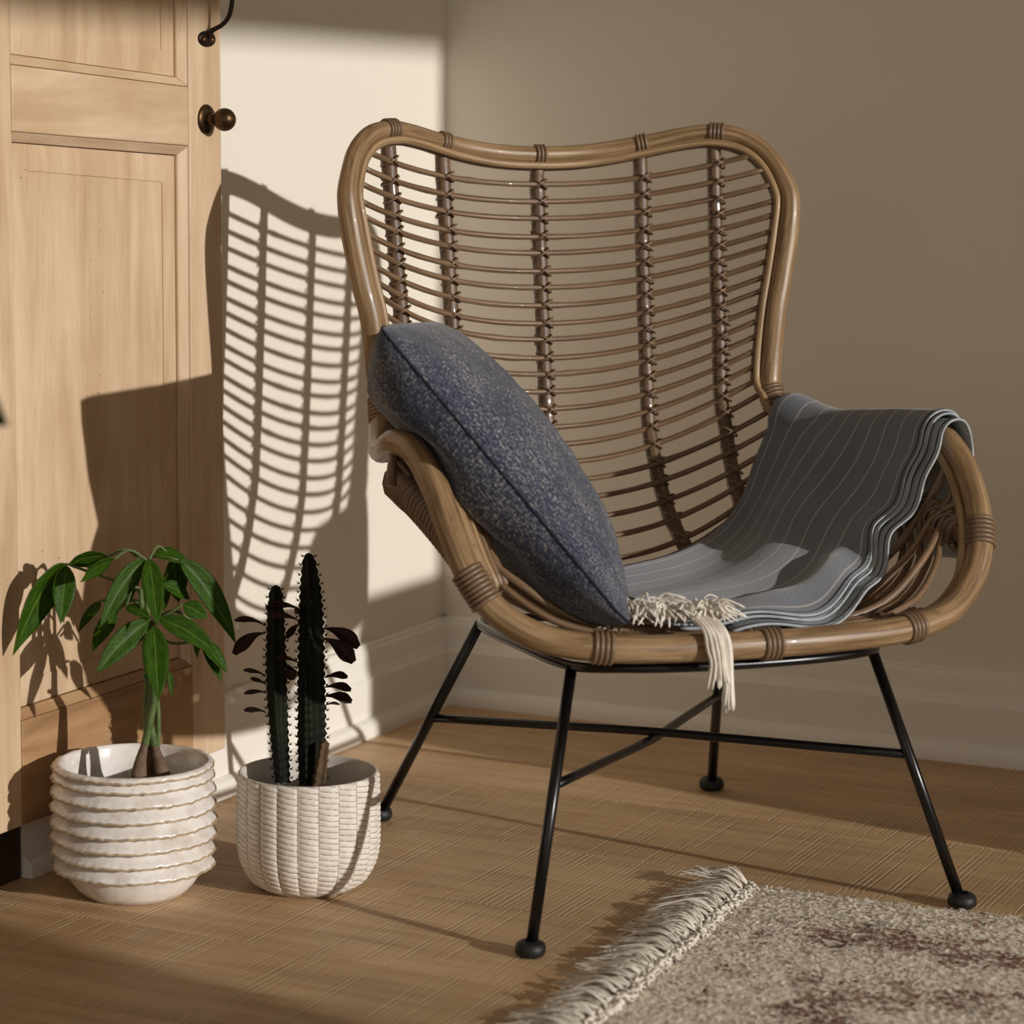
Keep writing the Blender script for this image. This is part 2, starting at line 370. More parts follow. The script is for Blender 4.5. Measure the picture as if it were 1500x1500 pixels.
board('rail', [(-1.3595, 1.87), (-.9533, 1.87), (-.9533, DT), (-1.3595, DT)], M_WY)
def opening(bl, br, tr, tl, mw, fw):
    # four bevelled mouldings running from the face down to a recessed, fielded panel
    bl, br, tr, tl = (dmap(q) for q in (bl, br, tr, tl)); C = [bl, br, tr, tl]; I = [(bl[0]+mw, bl[1]+mw), (br[0]-mw, br[1]+mw), (tr[0]-mw, tr[1]-mw), (tl[0]+mw, tl[1]-mw)]
    for i in range(4):
        j = (i+1) % 4; b = MB()
        b.hexa([(DBK+.004, *C[i]), (DBK+.004, *C[j]), (DBK+.004, *I[j]), (DBK+.004, *I[i])], [(DX-.0015, *C[i]), (DX-.0015, *C[j]), (DX-.012, *I[j]), (DX-.012, *I[i])])
        build('moulding', b, (M_WWORN if C[0][1] < .5 and i == 0 else M_WY) if i % 2 == 0 else M_WZ, door, smooth=False, off=dl, bevel=.0012, fix=True)
    xp = DX-.0165; g = .0012
    P0 = [(I[0][0]+g, I[0][1]+g), (I[1][0]-g, I[1][1]+g), (I[2][0]-g, I[2][1]-g), (I[3][0]+g, I[3][1]-g)]
    P1 = [(P0[0][0]+fw, P0[0][1]+fw), (P0[1][0]-fw, P0[1][1]+fw), (P0[2][0]-fw, P0[2][1]-fw), (P0[3][0]+fw, P0[3][1]-fw)]
    b = MB(); b.hexa(yz(P0, DBK+.003), yz(P0, xp)); pan = build('panel', b, M_WZ, door, smooth=False, off=dl, fix=True)
    q = MB(); q.add(yz(P0, xp+.0006)+yz(P1, xp+.004)+yz(P1, xp+.0022), [(0,1,5,4),(1,2,6,5),(2,3,7,6),(3,0,4,7),(4,5,9,8),(5,6,10,9),(6,7,11,10),(7,4,8,11),(8,9,10,11)])
    build('panel_field', q, M_WZ, pan, smooth=False, off=dl, fix=True)
opening((-1.3608, .2385), (-.9538, .2385), (-.9538, .975), (-1.3604, .993), .0125, .036)
opening((-1.359, 1.0773), (-.9538, 1.0572), (-.9538, 1.869), (-1.359, 1.869), .0125, .036)
kc = V((DX, *dmap((-.9090, 1.0122))))
def lathe_x(mb, prof, c, n=28, sy=1, sz=1):
    L = len(prof); vs = []
    for r, x in prof:
        for k in range(n):
            a = 2*math.pi*k/n; vs.append((c[0]+x, c[1]+r*math.cos(a)*sy, c[2]+r*math.sin(a)*sz))
    mb.add(vs, [(i*n+k, i*n+(k+1) % n, (i+1)*n+(k+1) % n, (i+1)*n+k) for i in range(L-1) for k in range(n)])
b = MB(); lathe_x(b, [(.0001, .006), (.009, .0062), (.0145, .005), (.0195, .0035), (.0215, .0012), (.0218, -.002)], kc, 32, 1.05, 1.0)
kn = build('doorknob', b, M_BRASS, door, off=dl, fix=True)
b = MB(); lathe_x(b, [(.0001, .004), (.010, .005), (.0085, .009), (.0075, .014), (.009, .018)] + [(.0165*math.sin(a), .031-.0165*math.cos(a)) for a in [0.6+i*(math.pi-.6)/12 for i in range(13)]], kc)
build('knob_ball', b, M_BRASS, kn, off=dl, fix=True)
for dz in (.0165, -.0165):
    b = MB(); lathe_x(b, [(.0001, .0065), (.002, .0062), (.0024, .004)], kc+V((0, 0, dz)), 10); build('screw', b, M_IRON, kn, off=dl, fix=True)
hc = V((DX, *dmap((-.9073, 1.1237))))
b = MB(); lathe_x(b, [(.0001, .004), (.009, .0038), (.0112, .002), (.0115, -.001)], hc, 28, 2.0, 1.0)
ph = build('pull_handle', b, M_IRON, door, off=dl, fix=True)
b = MB(); b.tube(cr([hc+V((.003, 0, .004)), hc+V((.010, .001, .012)), hc+V((.026, .002, .020)), hc+V((.038, .002, .034)), hc+V((.043, .002, .060)), hc+V((.044, .002, .10)), hc+V((.040, .002, .135)), hc+V((.02, .001, .155)), hc+V((.003, 0, .165))], 5), [.0042]*6+[.0034]*29+[.0042]*6, 10)
build('grip', b, M_IRON, ph, off=dl)
b = MB(); lathe_x(b, [(.0001, .004), (.009, .0038), (.0112, .002), (.0115, -.001)], hc+V((0, 0, .168)), 28, 2.0, 1.0); build('mounting_plate', b, M_IRON, ph, off=dl, fix=True)
for dy in (-.0105, .0110):
    b = MB(); lathe_x(b, [(.0001, .0052), (.0022, .005), (.0028, .0035)], hc+V((0, dy, -.001)), 12); build('screw', b, M_SCREW, ph, off=dl, fix=True)

# ------------------------------------------------------------------ unseen cabinet, added to cast the low shade along the back wall
M_OAK = m_plain('oak_veneer', '8a6a48', .45, 0, .05, 60, ('7a5a3a', 8))
sb = thing('shade_cabinet', 'unseen low oak cabinet with two doors, added to cast shade along the back wall', 'shade_cabinet', (2.35, -.35, 0)); sl = sb.location
def sbx(name, lo, hi, mat, par=None, bev=.003):
    b = MB(); b.box(lo, hi); return build(name, b, mat, par or sb, smooth=False, off=None, bevel=bev)
sbx('carcass', (-.4, -.30, .16), (.4, .26, .665), M_OAK); sbx('top', (-.42, -.315, .665), (.42, .27, .695), M_OAK)
for sx in (-1, 1):
    dr = sbx('cabinet_door', (.01 if sx > 0 else -.39, -.318, .18), (.39 if sx > 0 else -.01, -.30, .655), M_OAK)
    b = MB(); b.lathe([(.001, .02), (.012, .018), (.014, .01), (.006, .004), (.006, 0)], 16); me = b.mesh('knob'); o = link('knob', me, M_BRASS, dr); o.rotation_euler = (math.pi/2, 0, 0); o.location = (sx*.05, -.318, .46)
    for sy in (-.25, .2): b = MB(); b.tube([(sx*.35, sy, .17), (sx*.36, sy, 0)], [.02, .013], 10); build('leg', b, M_OAK, sb)

# ------------------------------------------------------------------ rattan chair (local axes: x to its left hand side, -y forward)
CH_O = V((.6572936, -.7452626, 0)); CH_A = .8286781
chair = thing('wingback_chair', 'brown rattan wingback chair with curved canes on thin black steel legs', 'chair', CH_O, CH_A)
CH_M = Matrix.Translation(CH_O) @ Matrix.Rotation(CH_A, 4, 'Z')
def cpart(name, mb, mat, par=None, **kw): return build(name, mb, mat, par or chair, **kw)
half = [(0, .302, .966), (.08, .300, .970), (.157, .284, .983), (.215, .257, .996), (.256, .234, 1.001), (.293, .215, .993), (.323, .189, .967), (.3405, .167, .925), (.343, .159, .897), (.337, .154, .851), (.325, .148, .788),
        (.314, .142, .738), (.306, .138, .662), (.3035, .130, .625), (.311, .106, .594), (.335, .045, .572), (.362, -.055, .581), (.380, -.145, .602), (.380, -.20, .604), (.379, -.239, .594), (.377, -.297, .558), (.371, -.343, .505), (.357, -.372, .457),
        (.329, -.394, .417), (.28, -.422, .389), (.20, -.448, .377), (.10, -.464, .375), (0, -.470, .375)]
loop = [V(q) for q in half] + [V((-q[0], q[1], q[2])) for q in half[-2:0:-1]]
RIM = cr(loop, 6, True); NR = len(RIM)
def rim_r(p):
    if p.z > .95: return .0128
    if p.z > .62: return .0128 + .0037*min(1, (.95-p.z)/.08)
    return .0178 if p.y < -.1 else .0165
b = MB(); b.tube(RIM, [rim_r(q) for q in RIM], 14, True); rim = cpart('rattan_rim', b, M_RIM)
def inward(i):
    p = RIM[i]; t = (RIM[(i+1) % NR]-RIM[i-1]).normalized()
    c = V((0, .21, .80)) if p.z > .62 and p.y > 0 else (V((0, -.12, .50)) if p.y > -.38 else V((p.x*.8, -.15, .44)))
    d = c-p; d -= t*d.dot(t); return d.normalized(), t
INN = []
for i in range(NR):
    d, t = inward(i); INN.append(RIM[i] + d*(rim_r(RIM[i])+.0045))
for _ in range(3): INN = [(INN[i-1]+INN[i]*2+INN[(i+1) % NR])/4 for i in range(NR)]
b = MB(); b.tube(INN, .0058, 8, True); cpart('inner_cane', b, M_INNER)
INN2 = [q + V((0, .010, -.004)) if q.z > .62 else q + V((0, 0, -.012)) for q in INN]
b = MB(); b.tube([INN2[i] for i in range(NR) if RIM[i].z > .64 and RIM[i].y > 0 and i < NR//2] , .005, 6); 
b.tube([INN2[i] for i in range(NR//2, NR) if RIM[i].z > .64 and RIM[i].y > 0], .005, 6); cpart('inner_cane', b, M_CANE)
# shell surface
ZC = [.975, .95, .634, .54, .47, .42, .385, .37]; YC = [.302, .300, .257, .238, .198, .145, .085, .05]
RZs = [1.0, .993, .967, .925, .897, .851, .788, .738, .662, .625, .600, .56, .51, .47]
RWs = [.256, .293, .323, .3405, .343, .337, .325, .314, .306, .303, .312, .322, .315, .30]
RYs = [.234, .215, .189, .167, .159, .154, .148, .142, .138, .130, .105, .085, .08, .08]
def shell(kap, x, frac=None):
    zc = .923-.0253*kap; ze = .970-.0218*kap
    yc = interp(zc, ZC, YC); we = interp(ze, RZs, RWs)-.018; ye = interp(ze, RZs, RYs)+.004
    if frac is not None: x = frac*we
    u = min(1, abs(x)/we); g = 1-u**2.2
    return V((x, ye+(yc-ye)*g, ze+(zc-ze)*g))
NRUNG = 22
for kk in range(NRUNG):
    j = random.uniform(-.0012, .0012); nd = random.uniform(-17, 17)
    b = MB(); b.tube([shell(kk, 0, f/18) + V((0, 0, j)) for f in range(-18, 19)], [.0043+random.uniform(-.0002, .0002)+(.0008 if abs(f-nd) < .6 else 0) for f in range(-18, 19)], 7); cpart('back_rung', b, M_CANE)
tie = MB()
torus(tie, (0, .0075, 0), (.52, .1, .85), .0142, .0017, 16, 5); torus(tie, (0, .0075, 0), (-.52, .1, .85), .0142, .0017, 16, 5)
TIE = tie.mesh('cane_tie'); TIE.materials.append(M_BIND)
for x0 in (-.256, -.157, 0, .157, .256):
    xs = lambda k: x0*(1-.06*max(0, k)/22)
    pts = [shell(k/2, xs(k/2)) + V((0, .013, 0)) for k in range(-1 if x0 == 0 else -2, 44)]
    top = min(RIM, key=lambda q: (q.x-x0)**2 + (0 if q.z > .95 else 9)); pts = [top + V((0, .004, -.008))] + pts
    b = MB(); rr = [.0112 + (.0009 if i % 8 == 3 else 0) for i in range(len(pts))]; b.tube(pts, rr, 10); post = cpart('back_post', b, M_POST)
    for kk in range(NRUNG):
        o = link('cane_tie', TIE, None, post); o.location = shell(kk, xs(kk)) + V((random.uniform(-.001, .001), 0, random.uniform(-.001, .001)))
        o.rotation_euler = (0, 0, math.atan2(-x0*.6, 1) + random.uniform(-.2, .2)); o.scale = (random.choice((1, -1)),)+(1, 1)
# lower hoop: seat back pole that runs round the sides up to the arms
hb = [shell(21.7, 0, f/10) for f in range(0, 11)]
hs = [(.312, .05, .522), (.328, -.03, .528), (.337, -.11, .520), (.343, -.20, .505), (.349, -.29, .487), (.352, -.355, .468)]
hp = [V((-q[0], q[1], q[2])) for q in hs[::-1]] + [V((-q.x, q.y, q.z)) for q in hb[:0:-1]] + hb + [V(q) for q in hs]
HOOP = cr(hp, 3); b = MB(); b.tube(HOOP, .0115, 12); hoop = cpart('seat_hoop', b, M_POST)
for s in (-1, 1):
    seg = [q for q in HOOP if q.x*s > 0 and q.y < .045 and q.z > .47]
    if s > 0: pass
    seg = cr(seg, 10); turns = 27; hel = []; L = len(seg)
    for i in range(turns*10):
        f = i/(turns*10-1)*(L-1); a = int(min(f, L-2)); p = seg[a].lerp(seg[a+1], f-a); t = (seg[a+1]-seg[a]).normalized(); u = t.cross(V((0, 0, 1))).normalized(); v = u.cross(t)
        an = i/10*2*math.pi; hel.append(p+(u*math.cos(an)*1.1+v*math.sin(an)*1.55)*.0135)
    b = MB(); b.tube(hel, .0048, 6); cpart('wicker_wrap', b, M_BIND, hoop)
b = MB(); b.tube([q + V((0, -.018, -.020)) for q in HOOP if q.z < .46], .0055, 7); cpart('seat_cane', b, M_CANE)
_ay = [V(q) for q in half[13:26]]; ARM_Y = [q.y for q in _ay]; ARM_X = [q.x for q in _ay]; ARM_Z = [q.z for q in _ay]
# U shaped canes: from one arm down, across the seat and up to the other arm
RR = [V(q) for q in half[14:23]]
for i in range(9):
    f = i/8*7.6; k = int(f); st = RR[k].lerp(RR[min(k+1, 8)], f-k); ys = .03-.41*i/8
    hy = interp(st.y, [-.38, .11], [-.33, .045]); hq = min(HOOP, key=lambda q: abs(q.y-hy)+(9 if q.x < .25 else 0))
    sidep = [st+V((-.016, 0, -.006)), st.lerp(hq, .5)+V((-.012, 0, .004)), hq+V((-.016, 0, .004)), V((.264 if i < 5 else .286, (hq.y+ys)/2, .452 if i < 5 else .446)), V((.195 if i < 5 else .215, ys+.008, .398)), V((.12, ys-.004, .378)), V((0, ys-.010, .374))]
    path = [V((-q.x, q.y, q.z)) for q in sidep] + sidep[-2::-1]
    b = MB(); b.tube(cr(path, 5), .0052, 8); cpart('seat_cane', b, M_CANE)
    for s in (-1, 1):
        b = MB(); c = hq+V((-.006, 0, .002)); c.x *= s
        torus(b, c, (.5*s, .75, .3), .020, .002, 14, 5); torus(b, c, (.5*s, .75, -.5), .020, .002, 14, 5); cpart('cane_tie', b, M_BIND, hoop)
for dd, dz in ((.031, -.002), (.042, -.004), (.053, -.006), (.065, -.008)):
    pts = []
    for i in range(NR):
        p = RIM[i]
        if p.y < -.28 and p.z < .57 and p.x < .27:
            d, t = inward(i); pts.append(p + d*dd + V((0, 0, dz)))
    b = MB(); b.tube(pts[::2], .0056, 8); cpart('seat_cane', b, M_INNER if dd < .05 else M_CANE)
for x in (-.30, -.20, 0, .20):
    q = min([r for r in RIM if r.y < -.36 and r.z < .46], key=lambda r: abs(r.x-x)); i = RIM.index(q); d, t = inward(i); c = q+d*.042+V((0, 0, -.001))
    b = MB()
    for sg in (-1, 1): b.tube(cr([c-d*.016+t*.008*sg-V((0, 0, .004)), c-d*.008+t*.004*sg+V((0, 0, .0062)), c+d*.004-t*.002*sg+V((0, 0, .0066)), c+d*.016-t*.008*sg-V((0, 0, .004))], 4), .0017, 5)
    cpart('cane_tie', b, M_BIND)
for k in range(5):                     # short upright canes between the front of each arm and the seat
    y0 = -.225-.028*k; z0 = interp(y0, ARM_Y, ARM_Z); x0 = interp(y0, ARM_Y, ARM_X)
    hy = -.215-.026*k; hq = min(HOOP, key=lambda q: abs(q.y-hy)+(9 if q.x < .25 else 0))
    for sg in (-1, 1):
        pth = [(x0-.020, y0+.004, z0-.008), (x0-.026, (y0+hq.y)/2, (z0+hq.z)/2), (hq.x-.016, hq.y, hq.z), (.306, -.262-.022*k, .442), (.255, -.300-.022*k, .405), (.19, -.325-.022*k, .385)]
        b = MB(); b.tube(cr([(q[0]*sg, q[1], q[2]) for q in pth], 5), .0048, 8); cpart('side_cane', b, M_CANE)
# cane bindings round the rim
def binding(pt, n=4, gap=.0062, r=.0030, extra=.0016, mat=None):
    i = min(range(NR), key=lambda k: (RIM[k]-V(pt)).length); t = (RIM[(i+1) % NR]-RIM[i-1]).normalized(); b = MB()
    for k in range(n):
        s = (k-(n-1)/2)*gap; c = RIM[i]+t*s
        # follow the curve
        j = i+(1 if s > 0 else -1); L = (RIM[j % NR]-RIM[i]).length; c = RIM[i].lerp(RIM[j % NR], min(2.5, abs(s)/L)) if abs(s) > 1e-6 else RIM[i]
        torus(b, c, t, rim_r(c)+extra-.001, r, 24, 6)
    cpart('cane_binding', b, M_BIND, rim)
for x in (-.256, -.157, 0, .157, .256): binding(min([q for q in RIM if q.z > .95], key=lambda q: abs(q.x-x)), 3 if abs(x) < .2 else 4, .0058, .0028)
for x in (-.215, 0, .215): binding(min([q for q in RIM if q.z < .5 and q.y < -.4], key=lambda q: abs(q.x-x)), 4, .0066, .0033)
binding((.364, -.36, .478), 6, .0066, .0034); binding((-.352, -.376, .447), 8, .0062, .0034)
for s in (-1, 1): binding((s*.306, .12, .615), 6, .006, .0034); b = MB(); b.tube([(s*.385, -.16, .596), (s*.392, -.17, .572), (s*.393, -.175, .55)], .0065, 8); cpart('arm_peg', b, M_CANE)
# steel base
def lp(a, b_, t): return V(a).lerp(V(b_), t)
tops = {}
for sx in (-1, 1):
    for nm, foot, top in (('f', (sx*.305, -.444, 0), (sx*.213, -.345, .337)), ('b', (sx*.27, .232, 0), (sx*.188, .040, .322))):
        foot = V(foot); top = V(top); tops[(sx, nm)] = (foot, top)
        b = MB(); b.tube([foot+V((0, 0, .004)), top], .0074, 12); leg = cpart('leg', b, M_STEEL)
        b = MB(); b.lathe([(.0001, 0), (.014, 0), (.0185, .004), (.0195, .010), (.0175, .016), (.012, .0195), (.0075, .0195)], 24, foot); cpart('foot_cap', b, M_RUBBER, leg)
for sx in (-1, 1):
    f, t = tops[(sx, 'f')]; f2, t2 = tops[(-sx, 'b')]
    A = f.lerp(t, .582); B = f2.lerp(t2, .53); mid = V((0, -.125, .183 + (.006 if sx > 0 else -.006)))
    b = MB(); b.tube(cr([A, A.lerp(mid, .5), mid, mid.lerp(B, .5), B], 3), .0062, 10); cpart('cross_brace', b, M_STEEL)
fl, fr_, bl, br = tops[(-1, 'f')][1], tops[(1, 'f')][1], tops[(-1, 'b')][1], tops[(1, 'b')][1]
und = [V((0, -.450, .347)), V((.10, -.444, .347)), V((.17, -.415, .345))]
ring = [fl] + [V((-q.x, q.y, q.z)) for q in und[::-1]] + und[1:] + [fr_, V((.215, -.20, .332)), br, V((.10, .055, .322)), V((-.10, .055, .322)), bl, V((-.215, -.20, .332))]
b = MB(); b.tube(cr(ring, 5, True), .0065, 10, True); cpart('frame_ring', b, M_STEEL)

# ------------------------------------------------------------------ cushion
def cloc(p): return CH_M @ V(p)
cA, cB, cC, cD = V((-.450, -.268, .768)), V((-.225, .165, .737)), V((-.180, -.462, .398)), V((-.040, -.040, .392))
cush = thing('cushion', 'speckled navy blue woven square cushion leaning on the chair arm', 'cushion', cloc((cA+cB+cC+cD)/4-V((0, 0, .18))))
cn = (cC-cA).cross(cB-cA).normalized()
if cn.x < 0: cn = -cn
_ar = [V((q[0], q[1], q[2])) for q in half[13:26]]; ARMY = [q.y for q in _ar]; ARMX = [q.x for q in _ar]; ARMZ = [q.z for q in _ar]
def cush_pt(u, v, side):      # u along A->C, v along A->B in -1..1
    pu = u*(1-.055*(1-v*v)**1.0*abs(u)**2); pv = v*(1-.055*(1-u*u)*abs(v)**2)
    k = 1-.05*(abs(u)*abs(v))**5; pu *= k; pv *= k
    a, c = (pu+1)/2, (pv+1)/2
    p = (cA*(1-a)+cC*a)*(1-c) + (cB*(1-a)+cD*a)*c
    e = max(0, (1-u*u))**.52 * max(0, (1-v*v))**.52
    cor = (abs(u)*abs(v))**3
    h = .096*e
    h *= 1+.05*noise.noise(V((u*2.3, v*2.3, side*4)))
    h += .004*noise.noise(V((u*6, v*6, 7+side)))*e**.4
    sag = .012*math.cos(math.pi*u)*.5
    q = p + cn*(side*h*(.80 if side > 0 else 1.22+.55*(1-a)**2)) + V((0, 0, -.006*(1-u*u)*(1-v*v)))
    # the soft filling yields to the arm, the canes and the seat
    ry, rx, rz = ARMY, ARMX, ARMZ
    zr = interp(q.y, ry, rz); xr = interp(q.y, ry, rx); lim = -(xr-.026)
    f = min(1, max(0, (q.z-zr-.012)/.06)); f = f*f*(3-2*f)
    if q.x < lim: q.x = q.x*f + (lim + .12*(q.x-lim))*(1-f)
    lowx = -(.375-.028-max(0, .60-q.z)*.55)
    if q.z < zr-.02 and q.x < lowx: q.x = lowx
    q.z = max(q.z, .392)
    return cloc(q)
b = MB(); N = 56
def cpar(t): return math.sin((t-.5)*math.pi*.98)/math.sin(.49*math.pi)
for side in (1, -1): b.grid(lambda a, c: cush_pt(cpar(a), cpar(c), side), N, N, lambda a, c: (a*.48+(3 if side < 0 else 0), c*.48))
me = b.mesh('cover', True, cush.location); bm = bmesh.new(); bm.from_mesh(me); bmesh.ops.remove_doubles(bm, verts=bm.verts, dist=.0004); bmesh.ops.recalc_face_normals(bm, faces=bm.faces); bm.to_mesh(me); bm.free()
cov = link('cover', me, M_DENIM, cush)
edge = [(-1+2*i/40, -1) for i in range(40)] + [(1, -1+2*i/40) for i in range(40)] + [(1-2*i/40, 1) for i in range(40)] + [(-1, 1-2*i/40) for i in range(40)]
b = MB(); b.tube([cush_pt(u, v, 0) for u, v in edge], .0016, 6, True); build('seam', b, M_SEAM, cush, off=cush.location)

# ------------------------------------------------------------------ striped throw over the arm
throw = thing('throw_blanket', 'folded grey striped throw with fringe draped over the chair arm', 'blanket', cloc((.36, -.05, .39)))
OFFS = [(.024, -.165), (.025, -.08), (.022, -.015), (.012, .018), (-.006, .022), (-.020, .006)]
ARM = ((.379, -.236, .595), (.362, -.060, .579), (.316, .088, .581))       # front, middle and back of the drape on the arm
IN = ([(.345, -.245, .555), (.320, -.236, .50), (.285, -.246, .455), (.235, -.287, .424), (.16, -.37, .405), (.07, -.408, .396), (-.03, -.412, .394), (-.125, -.395, .393)],
      [(.320, -.055, .550), (.296, -.045, .508), (.264, -.050, .468), (.22, -.085, .426), (.15, -.155, .407), (.08, -.205, .398), (0, -.232, .395), (-.10, -.245, .393)],
      [(.290, .092, .570), (.266, .094, .522), (.236, .076, .470), (.195, .060, .430), (.14, .022, .410), (.07, -.03, .399), (0, -.075, .395), (-.075, -.11, .393)])
CUR = [[V((a[0]+ox, a[1], a[2]+oz)) for ox, oz in OFFS] + [V(q) for q in c] for a, c in zip(ARM, IN)]
NS = len(CUR[0])
def crv(A, s):
    f = s*(NS-1); i = min(int(f), NS-2); t = f-i; g = lambda k: A[max(0, min(NS-1, k))]
    p0, p1, p2, p3 = g(i-1), g(i), g(i+1), g(i+2)
    return .5*(2*p1+(p2-p0)*t+(2*p0-5*p1+4*p2-p3)*t*t+(3*p1-p0-3*p2+p3)*t**3)
def raw(s, t):
    a, b_, c = (crv(q, s) for q in CUR)
    return a*(2*(t-.5)*(t-1)) + b_*(4*t*(1-t)) + c*(2*t*(t-.5))
def throw_pt(s, t, off=0.0, dy=0.0, fold=None):
    p = raw(s, t); e = .006
    ts = raw(min(1, s+e), t)-raw(max(0, s-e), t); n = V((0, 1, 0)).cross(ts).normalized()
    if s > .33 and n.z < 0: n = -n
    if s <= .33 and n.x < 0 and s < .2: n = -n
    env = min(1, max(0, (s-.38)/.15)); arm = math.exp(-((s-.32)/.10)**2)
    wv = .0055*env*math.sin(t*9+s*5) + .005*env*math.sin(t*4.2-s*11+1.3)*(1-t*.4)
    fo = math.exp(-((t-.13)/.075)**2)*.019*min(1, max(0, (s-.62)/.10))*min(1, max(0, (.93-s)/.08))
    if fold is None: fold = 1.0 if dy == 0 else .12
    fo *= fold
    ed = .009*max(0, 1-t/.25)*env*math.sin(s*44)
    hump = .004*arm*math.exp(-((t-.25)/.2)**2) - .006*arm*math.exp(-((t-.72)/.14)**2) + .010*arm*math.exp(-((t-.97)/.12)**2)
    p = p + n*(wv+fo+ed*.7+hump+off+.004) + V((0, ed*.5+dy*(1-t), 0))
    return cloc(p)
def sheet(off, dy, t1=1.0, s0=0.0, s1=1.0):
    b = MB(); b.grid(lambda a, c: throw_pt(s0+(s1-s0)*a, c*t1, off, dy), 110, 40, lambda a, c: (a*.9, c*t1)); return b
build('top_layer', sheet(.008, 0), M_THROW, throw, off=throw.location, solid=.003)
build('under_layer', sheet(.0045, -.009, .8, 0.02, .97), M_LINING, throw, off=throw.location, solid=.0025)
build('under_layer', sheet(-.001, -.034, .7, 0.0, .93), M_LINING, throw, off=throw.location, solid=.0025)
for off, dy, s0, s1 in ((.008, 0, 0, 1), (.0045, -.009, .02, .97), (-.001, -.034, 0, .93)):
    b = MB(); b.tube([throw_pt(s0+(s1-s0)*i/150, 0, off, dy) for i in range(151)], .0019, 6); build('hem', b, M_HEM, throw, off=throw.location)
    b = MB(); b.tube([throw_pt(s0+(s1-s0)*i/150, .018, off+.0018, dy) for i in range(151)], .0007, 4); build('hem_stitching', b, M_SEAM, throw, off=throw.location)
# fringe at the end of the throw, some of it hanging over the front rim
def strand(b, pts, r=.0014): b.tube(cr(pts, 4), [r*1.0]*(4*(len(pts)-1))+[r*.5], 4, caps=False)
rs = random.Random(3)
for k in range(11):
    f = k/10; base = V((-.160+.100*f, -.395-.045*f, .404+.006*rs.random())); b = MB()
    torus(b, CH_M @ (base+V((0, 0, .004))), (rs.uniform(-1, 1), rs.uniform(-1, 1), .5), .006, .0042, 10, 6)
    for i in range(16):
        o = V((rs.gauss(0, .007), rs.gauss(0, .006), abs(rs.gauss(0, .006)))); d = V((rs.uniform(-.02, .03), rs.uniform(-.028, -.004), rs.uniform(-.004, .012)))
        strand(b, [CH_M @ q for q in (base+o*.4, base+o+d*.5+V((0, 0, .008)), base+o+d*.9+V((0, 0, .004)), base+o+d*1.3+V((rs.gauss(0, .004), 0, -.004)))])
    build('fringe_tassel', b, M_YARN, throw, off=throw.location)
for xo, n, dl_ in ((-.086, 26, .058), (-.070, 16, .088)):
    b = MB()
    for i in range(n):
        o = V((rs.gauss(0, .004), rs.gauss(0, .002), 0)); x = xo
        strand(b, [CH_M @ (q+o*w_) for q, w_ in ((V((x-.01, -.425, .412)), 1), (V((x-.002, -.452, .410)), 1), (V((x, -.482, .398)), 1), (V((x+.002, -.4925, .378)), 1.2), (V((x+.004, -.4955, .40-dl_*.7)), 1.0), (V((x+.005, -.496, .40-dl_-rs.uniform(0, .014))), 1.6))], .0017)
    build('fringe_tassel', b, M_YARN, throw, off=throw.location)

# ------------------------------------------------------------------ ribbed white pot with money tree
FH = V((FW.x, FW.y, 0)).normalized()
def onp(px, py, org, off=0.0):          # pixel direction met with the upright plane through org (off metres towards the room corner)
    r = ray(px, py); o = org+FH*off; return CAM + r*((o-CAM).dot(FH)/r.dot(FH))
P1 = floor_at(197, 1306)
def m_glaze():
    t = NT('white_glaze'); v = t.coord(); n = t.noise(v, 26, 4); n2 = t.noise(v, 90, 3)
    col = t.ramp(n, [(.33, hx('d0c5bb')), (.5, hx('e6dfd7')), (.7, hx('f0ebe5'))]); col = t.mix(t.math('MULTIPLY', t.ramp(n2, [(.62, (0,0,0)), (.72, (1,1,1))]), .35), col, hx('b5a594'))
    t.color(col); t.set(Roughness=.16); t.bump(n2, .08, .003); return t.m
M_GLAZE = m_glaze(); M_RAWEDGE = m_plain('raw_clay_edge', 'a58c6c', .6, 0, .4, 150, ('c2ab8b', 60))
pot1 = thing('plant_pot', 'glossy white ceramic pot with wavy horizontal ribs, holding the money tree', 'plant pot', P1)
rw = random.Random(11)
def wave(seed, k):          # wavy ruffle
    ph = [rw.uniform(0, 6.28) for _ in range(6)]
    return lambda a: .0005*math.sin(7*a+ph[0]) + .0006*math.sin(19*a+ph[1]) + .0006*math.sin(37*a+ph[2]) + .0006*math.sin(53*a+ph[3]*2)
prof = [(.0001, .004), (.055, .004), (.060, 0), (.066, .0005), (.075, .009), (.083, .019), (.089, .030), (.0915, .036)]; wv = {}
edges = []
for i in range(7):
    z = .039+.0198*i; R = .1055 + .0025*math.sin((i+.6)/7*math.pi)
    w_ = wave(1, i); i0 = len(prof)
    prof += [(.0925, z-.0005), (R-.004, z-.001), (R, z+.0010), (R-.0015, z+.004), (R-.006, z+.0085), (R-.0105, z+.0125), (.0945, z+.0165)]
    wv[i0+1] = w_; wv[i0+2] = w_; wv[i0+3] = w_; edges.append((R, z+.0012, w_))
w_ = wave(1, 9); i0 = len(prof)
prof += [(.096, .1765-.001), (.1025, .1700), (.1050, .1728), (.1035, .1765), (.0985, .1780), (.0955, .1772), (.0935, .1740), (.0925, .150), (.091, .130), (.0900, .120)]
for q in (1, 2, 3): wv[i0+q] = w_
edges.append((.1050, .1722, w_))
def pf(r, z, a, i):
    f = wv.get(i); return (r, z) if f is None else (r+f(a)*.7, z+f(a+.6)*.8)
b = MB(); b.lathe(prof, 144, (0, 0, 0), pf); build('pot_body', b, M_GLAZE, pot1, fix=True)
